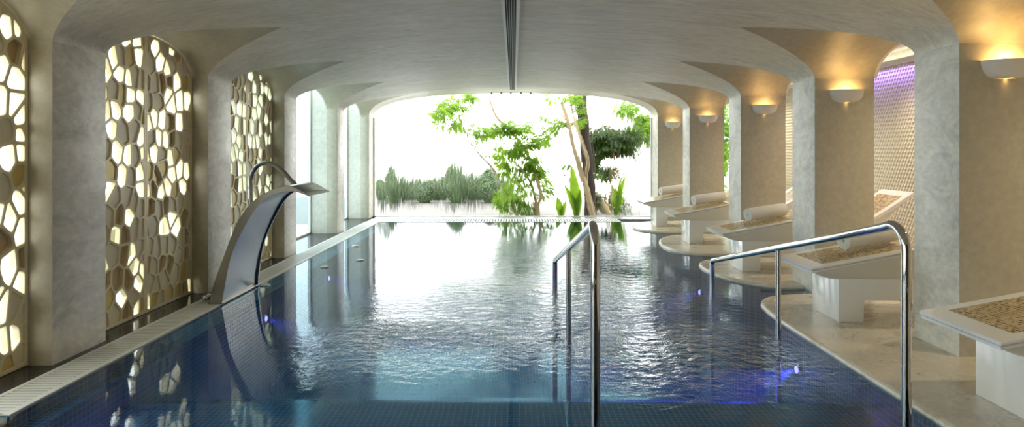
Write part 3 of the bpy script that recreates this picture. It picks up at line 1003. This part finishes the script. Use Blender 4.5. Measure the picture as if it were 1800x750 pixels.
# ------------------------------------------------------------------ underwater lights
violet = (.22, .10, 1.0)
e_v = emis('violet_lens', (.30, .20, 1.0), 3.5)
def uw(x, y, z, rz, label, P=60, out=True):
    root = empty('underwater_light', (x, y, z), label, 'pool light', 'violet underwater pool lights', rz)
    # local +x points into the pool
    V, F = tube_geo([Vector((0, 0, 0)), Vector((.012, 0, 0)), Vector((.018, 0, 0))], [.045, .045, .036], 24); bz = mk('bezel', V, F, M['chrome'], root, smooth=40)
    V, F = tube_geo([Vector((.015, 0, 0)), Vector((.024, 0, 0)), Vector((.03, 0, 0))], [.03, .028, .015], 20); mk('lens', V, F, e_v, bz, smooth=50)
    light('pool_lamp', 'SPOT', (.04, 0, 0), P, violet, root, rot=(0, -PI / 2 + .42, 0), spot_size=1.0, spot_blend=.8, shadow_soft_size=.012)
uw(-2.73, 6.79, -.33, 0, 'violet underwater light glowing in front of the curved steel spout')
uw(-2.73, 9.1, -.36, 0, 'violet underwater light further along the grating, beyond the steel spout')
uw(2.368, 5.15, -.31, PI, 'bright violet underwater light beside the marble edge near the chrome handrail', 300)
uw(2.43, 8.05, -.33, PI, 'faint violet underwater light under the rounded platform edge')
uw(-2.35, 2.912, -.12, PI / 2 + .15, 'unseen violet underwater light added in the near pool end wall', 40)  # out-of-view lamp added to throw violet on the near step and ledge

# small flat white discs at the water surface
for k, (px, py) in enumerate(((571, 469), (633, 457), (625, 432), (466, 501))):
    Y = 1.5 * 1090 / (py - 266)
    bm = bmesh.new(); bmesh.ops.create_cone(bm, cap_ends=True, segments=24, radius1=.055, radius2=.05, depth=.012)
    o = from_bm('surface_disc', bm, M['white'], None, 40); o.location = ((px - 903) * Y / 1090, Y, .003)
    props(o, ('white disc on the water just beyond the violet glow of the grating side', 'white disc on the water, middle one of the far three', 'farthest white disc on the water near the grating',
              'white disc on the water at the foot of the curved steel spout')[k], 'disc', 'small white discs at the water surface')

# ------------------------------------------------------------------ garden
box('ground_terrace', -14, 14, Y1 + .1, 23, -.3, -.2, M['pave'], kind='structure')
box('ground_garden', -14, -3.9, -4, Y1 + .1, -.3, -.2, plain('white_gravel', (.66, .65, .62), .9, 0, .1, 20), kind='structure')
box('garden_wall', -5.3, -5.15, 4.5, 12.2, -.2, .5, plain('ochre_garden_wall', (.30, .23, .11), .7, 0, .3, 4), kind='structure')

def leaf_rosette(V, F, c, up, n, L, rr, droop=.5, w=.3):
    ax = Vector(up).normalized(); e1 = ax.orthogonal().normalized(); e2 = ax.cross(e1)
    a0 = rr.uniform(0, 6)
    for k in range(n):
        a = a0 + 2 * PI * k / n + rr.uniform(-.2, .2); d = (e1 * math.cos(a) + e2 * math.sin(a))
        l = L * rr.uniform(.75, 1.1); s = d.cross(ax)
        b = len(V)
        p0 = c + d * l * .12; p1 = c + d * l * .55 - ax * l * droop * .12; p2 = c + d * l * .98 - ax * l * droop * .5
        V += [tuple(p0), tuple(p1 + s * l * w * .5), tuple(p2), tuple(p1 - s * l * w * .5)]
        F += [(b, b + 1, b + 2, b + 3)]
def foliage(cl, seed, L, dens, droop=.6, n=8, w=.3):
    rr = random.Random(seed); V, F = [], []
    for (c, rx, rz, k) in cl:
        for i in range(int(k * dens)):
            u = Vector((rr.gauss(0, .45), rr.gauss(0, .45), rr.gauss(0, .42)))
            if u.length > 1.1: continue
            p = Vector(c) + Vector((u.x * rx, u.y * rx * .8, u.z * rz))
            leaf_rosette(V, F, p, (rr.uniform(-.6, .6), rr.uniform(-.9, .3), rr.uniform(.3, 1)), n, L * rr.uniform(.7, 1.2), rr, droop, w)
    return V, F
def at(px, py, Y): return Vector(((px - 903) * Y / 1090, Y, 1.5 - (py - 266) * Y / 1090))
def plant_tree(name, Y, branches, clusters, label, cat, leaf, bark, seed, L=.2, dens=1, extra=None, n=8, w=.3):
    base = at(*branches[0][0][0], Y); base.z = -.2
    root = empty(name, base, label, cat)
    rr = random.Random(seed)
    for j, (pts, r0, r1) in enumerate(branches):
        P = [at(px, py, Y + (0 if j == 0 else .15 * math.sin(j * 2 + k))) - base for k, (px, py) in enumerate(pts)]
        if j == 0: P[0].z = 0
        P = catmull(P, 4); m = len(P)
        rad = [lerp(r0, r1, i / (m - 1)) * (1 + .08 * math.sin(i * 1.9 + j)) for i in range(m)]
        V, F = tube_geo(P, rad, 10); mk('trunk' if j == 0 else 'branch', V, F, bark, root, smooth=60)
    cl = [(at(px, py, Y + rr.uniform(-.3, .3)) - base, rx * Y / 1090, rz * Y / 1090, k) for (px, py, rx, rz, k) in clusters]
    V, F = foliage(cl, seed, L, dens, n=n, w=w)
    mk('foliage', V, F, leaf, root)
    return root
plant_tree('umbrella_tree', 16.2,
    [([(943, 380), (942, 352)], .10, .08),
     ([(942, 356), (934, 325), (920, 300), (905, 285)], .04, .02),
     ([(945, 356), (950, 340), (940, 305), (930, 278), (917, 254), (892, 225), (872, 204), (860, 172)], .05, .02),
     ([(911, 382), (905, 368), (892, 340), (870, 300), (842, 270), (827, 248), (816, 224)], .04, .02),
     ([(943, 356), (955, 352), (975, 362), (990, 380)], .006, .004)],
    [(800, 190, 42, 28, 16), (780, 200, 25, 20, 8), (795, 222, 25, 12, 7), (828, 172, 28, 14, 7), (856, 235, 26, 14, 9), (885, 226, 30, 16, 11), (912, 226, 26, 14, 9),
     (888, 268, 28, 14, 10), (905, 262, 14, 12, 4), (935, 252, 28, 16, 10), (958, 232, 14, 30, 7), (932, 286, 18, 16, 7), (890, 290, 22, 14, 7), (925, 300, 24, 18, 9), (948, 302, 18, 16, 6),
     (908, 330, 26, 24, 11), (955, 330, 16, 16, 6), (886, 356, 18, 22, 8), (925, 366, 22, 16, 8), (905, 350, 16, 12, 5)],
    'slender umbrella tree with bright green leaf rosettes in the middle of the wet window', 'tree', M['leaf'], M['bark'], 3, L=.27, dens=1.9, w=.34)
plant_tree('leaning_tree', 15.7,
    [([(1042, 382), (1036, 360), (1028, 330), (1018, 298), (1006, 255), (998, 215), (986, 180)], .085, .05),
     ([(1028, 330), (1027, 310), (1031, 285), (1024, 258), (1012, 225), (1005, 195), (1000, 165)], .055, .03)],
    [(1000, 172, 30, 12, 12), (985, 216, 18, 20, 8), (975, 230, 12, 12, 4), (1018, 215, 10, 30, 6), (1000, 296, 18, 14, 6)],
    'pale forked tree trunk leaning in front of the thick dark trunk', 'tree', M['leaf'], M['bark'], 5, L=.24, dens=1.2, w=.34)
plant_tree('palm_tree', 16.4,
    [([(1036, 385), (1034, 330), (1028, 260), (1022, 200), (1018, 150), (1016, 110)], .19, .15)],
    [(1045, 120, 60, 20, 10)], 'thick dark straight tree trunk behind the pale forked one', 'tree', M['leafdark'], M['barkdark'], 6, L=.4)
plant_tree('bushy_tree', 17.2,
    [([(1068, 384), (1066, 350), (1072, 310), (1078, 275), (1072, 240), (1068, 222)], .07, .04),
     ([(1070, 380), (1085, 340), (1095, 310)], .05, .02), ([(1072, 384), (1056, 358), (1046, 342)], .14, .1)],
    [(1060, 245, 34, 24, 34), (1090, 248, 36, 24, 34), (1040, 262, 20, 18, 12), (1075, 262, 36, 14, 20), (1110, 240, 16, 20, 12), (1045, 285, 14, 18, 8), (1070, 300, 22, 14, 8), (1048, 350, 12, 16, 8), (1080, 350, 10, 18, 6)],
    'dense dark green tree at the pillar side of the wet window', 'tree', M['leafdark'], M['bark'], 8, L=.26, dens=2.4, w=.4)
plant_tree('flowering_tree', 19.4,
    [([(1150, 384), (1145, 320), (1130, 260), (1112, 205)], .04, .015), ([(1130, 260), (1128, 240), (1125, 225)], .02, .01)],
    [(1095, 196, 24, 16, 12), (1125, 225, 20, 14, 12), (1138, 240, 14, 26, 12), (1132, 210, 12, 12, 6), (1120, 238, 16, 12, 6)],
    'light green leaf sprays hanging at the pillar side of the wet window', 'tree', M['leaf'], M['bark'], 9, L=.34, dens=2.6, w=.4)
def banana(px, Y, hs, label, seed):
    base = at(px, 380, Y); base.z = -.2
    root = empty('banana_plant', base, label, 'plant'); rr = random.Random(seed)
    for (lean, H, w) in hs:
        V, F = [], []; n = 14
        for i in range(n + 1):
            t = i / n; c = Vector((lean * t * t, -.05 * t, H * t)); ww = .72 * w * math.sin(PI * min(1, max(.03, (t * 1.05 - .02)))) ** .6 if t < 1 else .005
            if t < .15: ww = .02 + w * t * 2
            V += [tuple(c + Vector((-ww, .05 * math.sin(i), 0))), tuple(c + Vector((0, .05, 0))), tuple(c + Vector((ww, 0, 0)))]
        for i in range(n):
            a = 3 * i; F += [(a, a + 1, a + 4, a + 3), (a + 1, a + 2, a + 5, a + 4)]
        mk('leaf', V, F, M['leaf'], root, smooth=60)
banana(1012, 15.2, [(-.12, 1.35, .17), (-.3, .9, .12), (.1, .8, .13)], 'upright banana leaves in front of the dark trunk base', 1)
banana(1082, 15.9, [(.25, 1.2, .13), (-.1, .85, .12), (.05, 1.0, .1)], 'banana leaves beside the dense dark tree base', 2)
banana(985, 15.4, [(-.1, .6, .12), (.12, .5, .1)], 'short banana leaves between the umbrella tree and the forked trunk', 3)

def shrub(px, py, rx, rz, seed, label, Y=20.8):
    base = at(px, 350, Y); base.z = -.2; c = at(px, py, Y) - base
    root = empty('shrub', base, label, 'shrub', 'row of clipped shrubs beyond the terrace')
    rr = random.Random(seed); V, F = [], []
    for i in range(620):
        a = rr.uniform(0, 2 * PI); z = rr.uniform(-1, 1); r = math.sqrt(1 - z * z) * rr.uniform(.75, 1.05)
        p = Vector((c.x + r * math.cos(a) * rx, c.y + r * math.sin(a) * rx, c.z + z * rz * rr.uniform(.85, 1.08)))
        p.z = max(p.z, .05)
        leaf_rosette(V, F, p, (math.cos(a), math.sin(a), z + .3), 4, .13, rr, .4, .5)
    mk('foliage', V, F, M['leafhedge'], root)
    bm = bmesh.new(); bmesh.ops.create_icosphere(bm, subdivisions=3, radius=1)
    for v in bm.verts:
        k = .86 + .07 * math.sin(v.co.x * 5 + seed) * math.cos(v.co.z * 6)
        v.co = Vector((c.x + v.co.x * rx * k, c.y + v.co.y * rx * k, max(.0, c.z + v.co.z * rz * k)))
    from_bm('inner_growth', bm, M['leafhedge'], root, 60)
rows = [(668, 338, .30, .26), (697, 326, .42, .52), (722, 334, .36, .36), (746, 337, .38, .32), (772, 336, .40, .34), (804, 326, .50, .52), (836, 332, .42, .40), (862, 330, .46, .42), (886, 334, .40, .36)]
nm = ['small shrub at the pillar end of the row', 'tall rounded shrub second in the row from the pillar', 'low shrub just after the tall rounded one', 'low shrub fourth in the row', 'low shrub just before the tallest broad one',
      'tallest broad shrub in the middle of the row', 'shrub right after the tallest broad one', 'shrub next to the last, left of the umbrella tree', 'last shrub of the row, partly behind the umbrella tree']
for i, (px, py, rx, rz) in enumerate(rows): shrub(px, py - 3, rx * .92, rz * 1.35, 30 + i, nm[i], 20.6 if i % 2 else 21.9)
# plant outside the corridor end
plant_tree('garden_bush', 16.2, [([(1262, 384), (1262, 330), (1260, 260)], .06, .03)],
    [(1255, 300, 40, 60, 60), (1270, 240, 40, 40, 40), (1262, 200, 30, 30, 20), (1258, 350, 40, 30, 30)],
    'leafy bush seen through the gap beside the third pillar', 'bush', M['leaf'], M['bark'], 19, L=.3, dens=1.3, w=.4)

# ------------------------------------------------------------------ daylight and lamps
W = bpy.data.worlds.new('world'); sc.world = W; W.use_nodes = True
bg = W.node_tree.nodes['Background']; bg.inputs[0].default_value = (1.0, .985, .95, 1); bg.inputs[1].default_value = 3.8
def portal(loc, rot, sx, sy):
    l = bpy.data.lights.new('window_portal', 'AREA'); l.shape = 'RECTANGLE'; l.size = sx; l.size_y = sy; l.cycles.is_portal = True
    o = bpy.data.objects.new('window_portal', l); C.objects.link(o); o.location = loc; o.rotation_euler = rot
portal((XC, Y1 + .12, 1.45), (-PI / 2, 0, 0), 6.5, 2.9)
portal(((XRO + CW) / 2, Y1 + .12, 1.3), (-PI / 2, 0, 0), 1.6, 2.6)
portal((-3.78, (Y0 + Y1) / 2, 1.55), (0, -PI / 2, 0), 3.1, Y1 - Y0)
# violet cove strip light at the head of the relief wall
light('cove_lamp', 'AREA', (CW - .04, 9.0, 2.72), 16, (.30, .15, 1.0), rot=(0, math.radians(-14), 0), spread=1.5, shape='RECTANGLE', size=.03, size_y=6.0)
light('cornice_fill', 'AREA', (CW - .02, 8.0, 2.815), 5, (1, .9, .68), rot=(PI, math.radians(20), 0), shape='RECTANGLE', size=.04, size_y=10.0)  # added warm fill above the cornice, brightens the corridor ceiling
# added spots under the corridor ceiling to brighten the relief wall, without fittings
for y in (1.2, 3.5, 5.8, 8.0, 10.2, 12.4):
    light('corridor_fill_spot', 'SPOT', (4.7, y, 2.90), 95, (1, .84, .58), spot_size=2.2, spot_blend=.9, shadow_soft_size=.05)

vs = sc.view_settings; vs.view_transform = 'Standard'; vs.look = 'None'; vs.gamma = 1; vs.use_curve_mapping = False; vs.exposure = 0.48
cy = sc.cycles
cy.max_bounces = 10; cy.diffuse_bounces = 5; cy.glossy_bounces = 5; cy.transmission_bounces = 6; cy.transparent_max_bounces = 16
cy.sample_clamp_indirect = 8; cy.use_denoising = True; cy.blur_glossy = .5
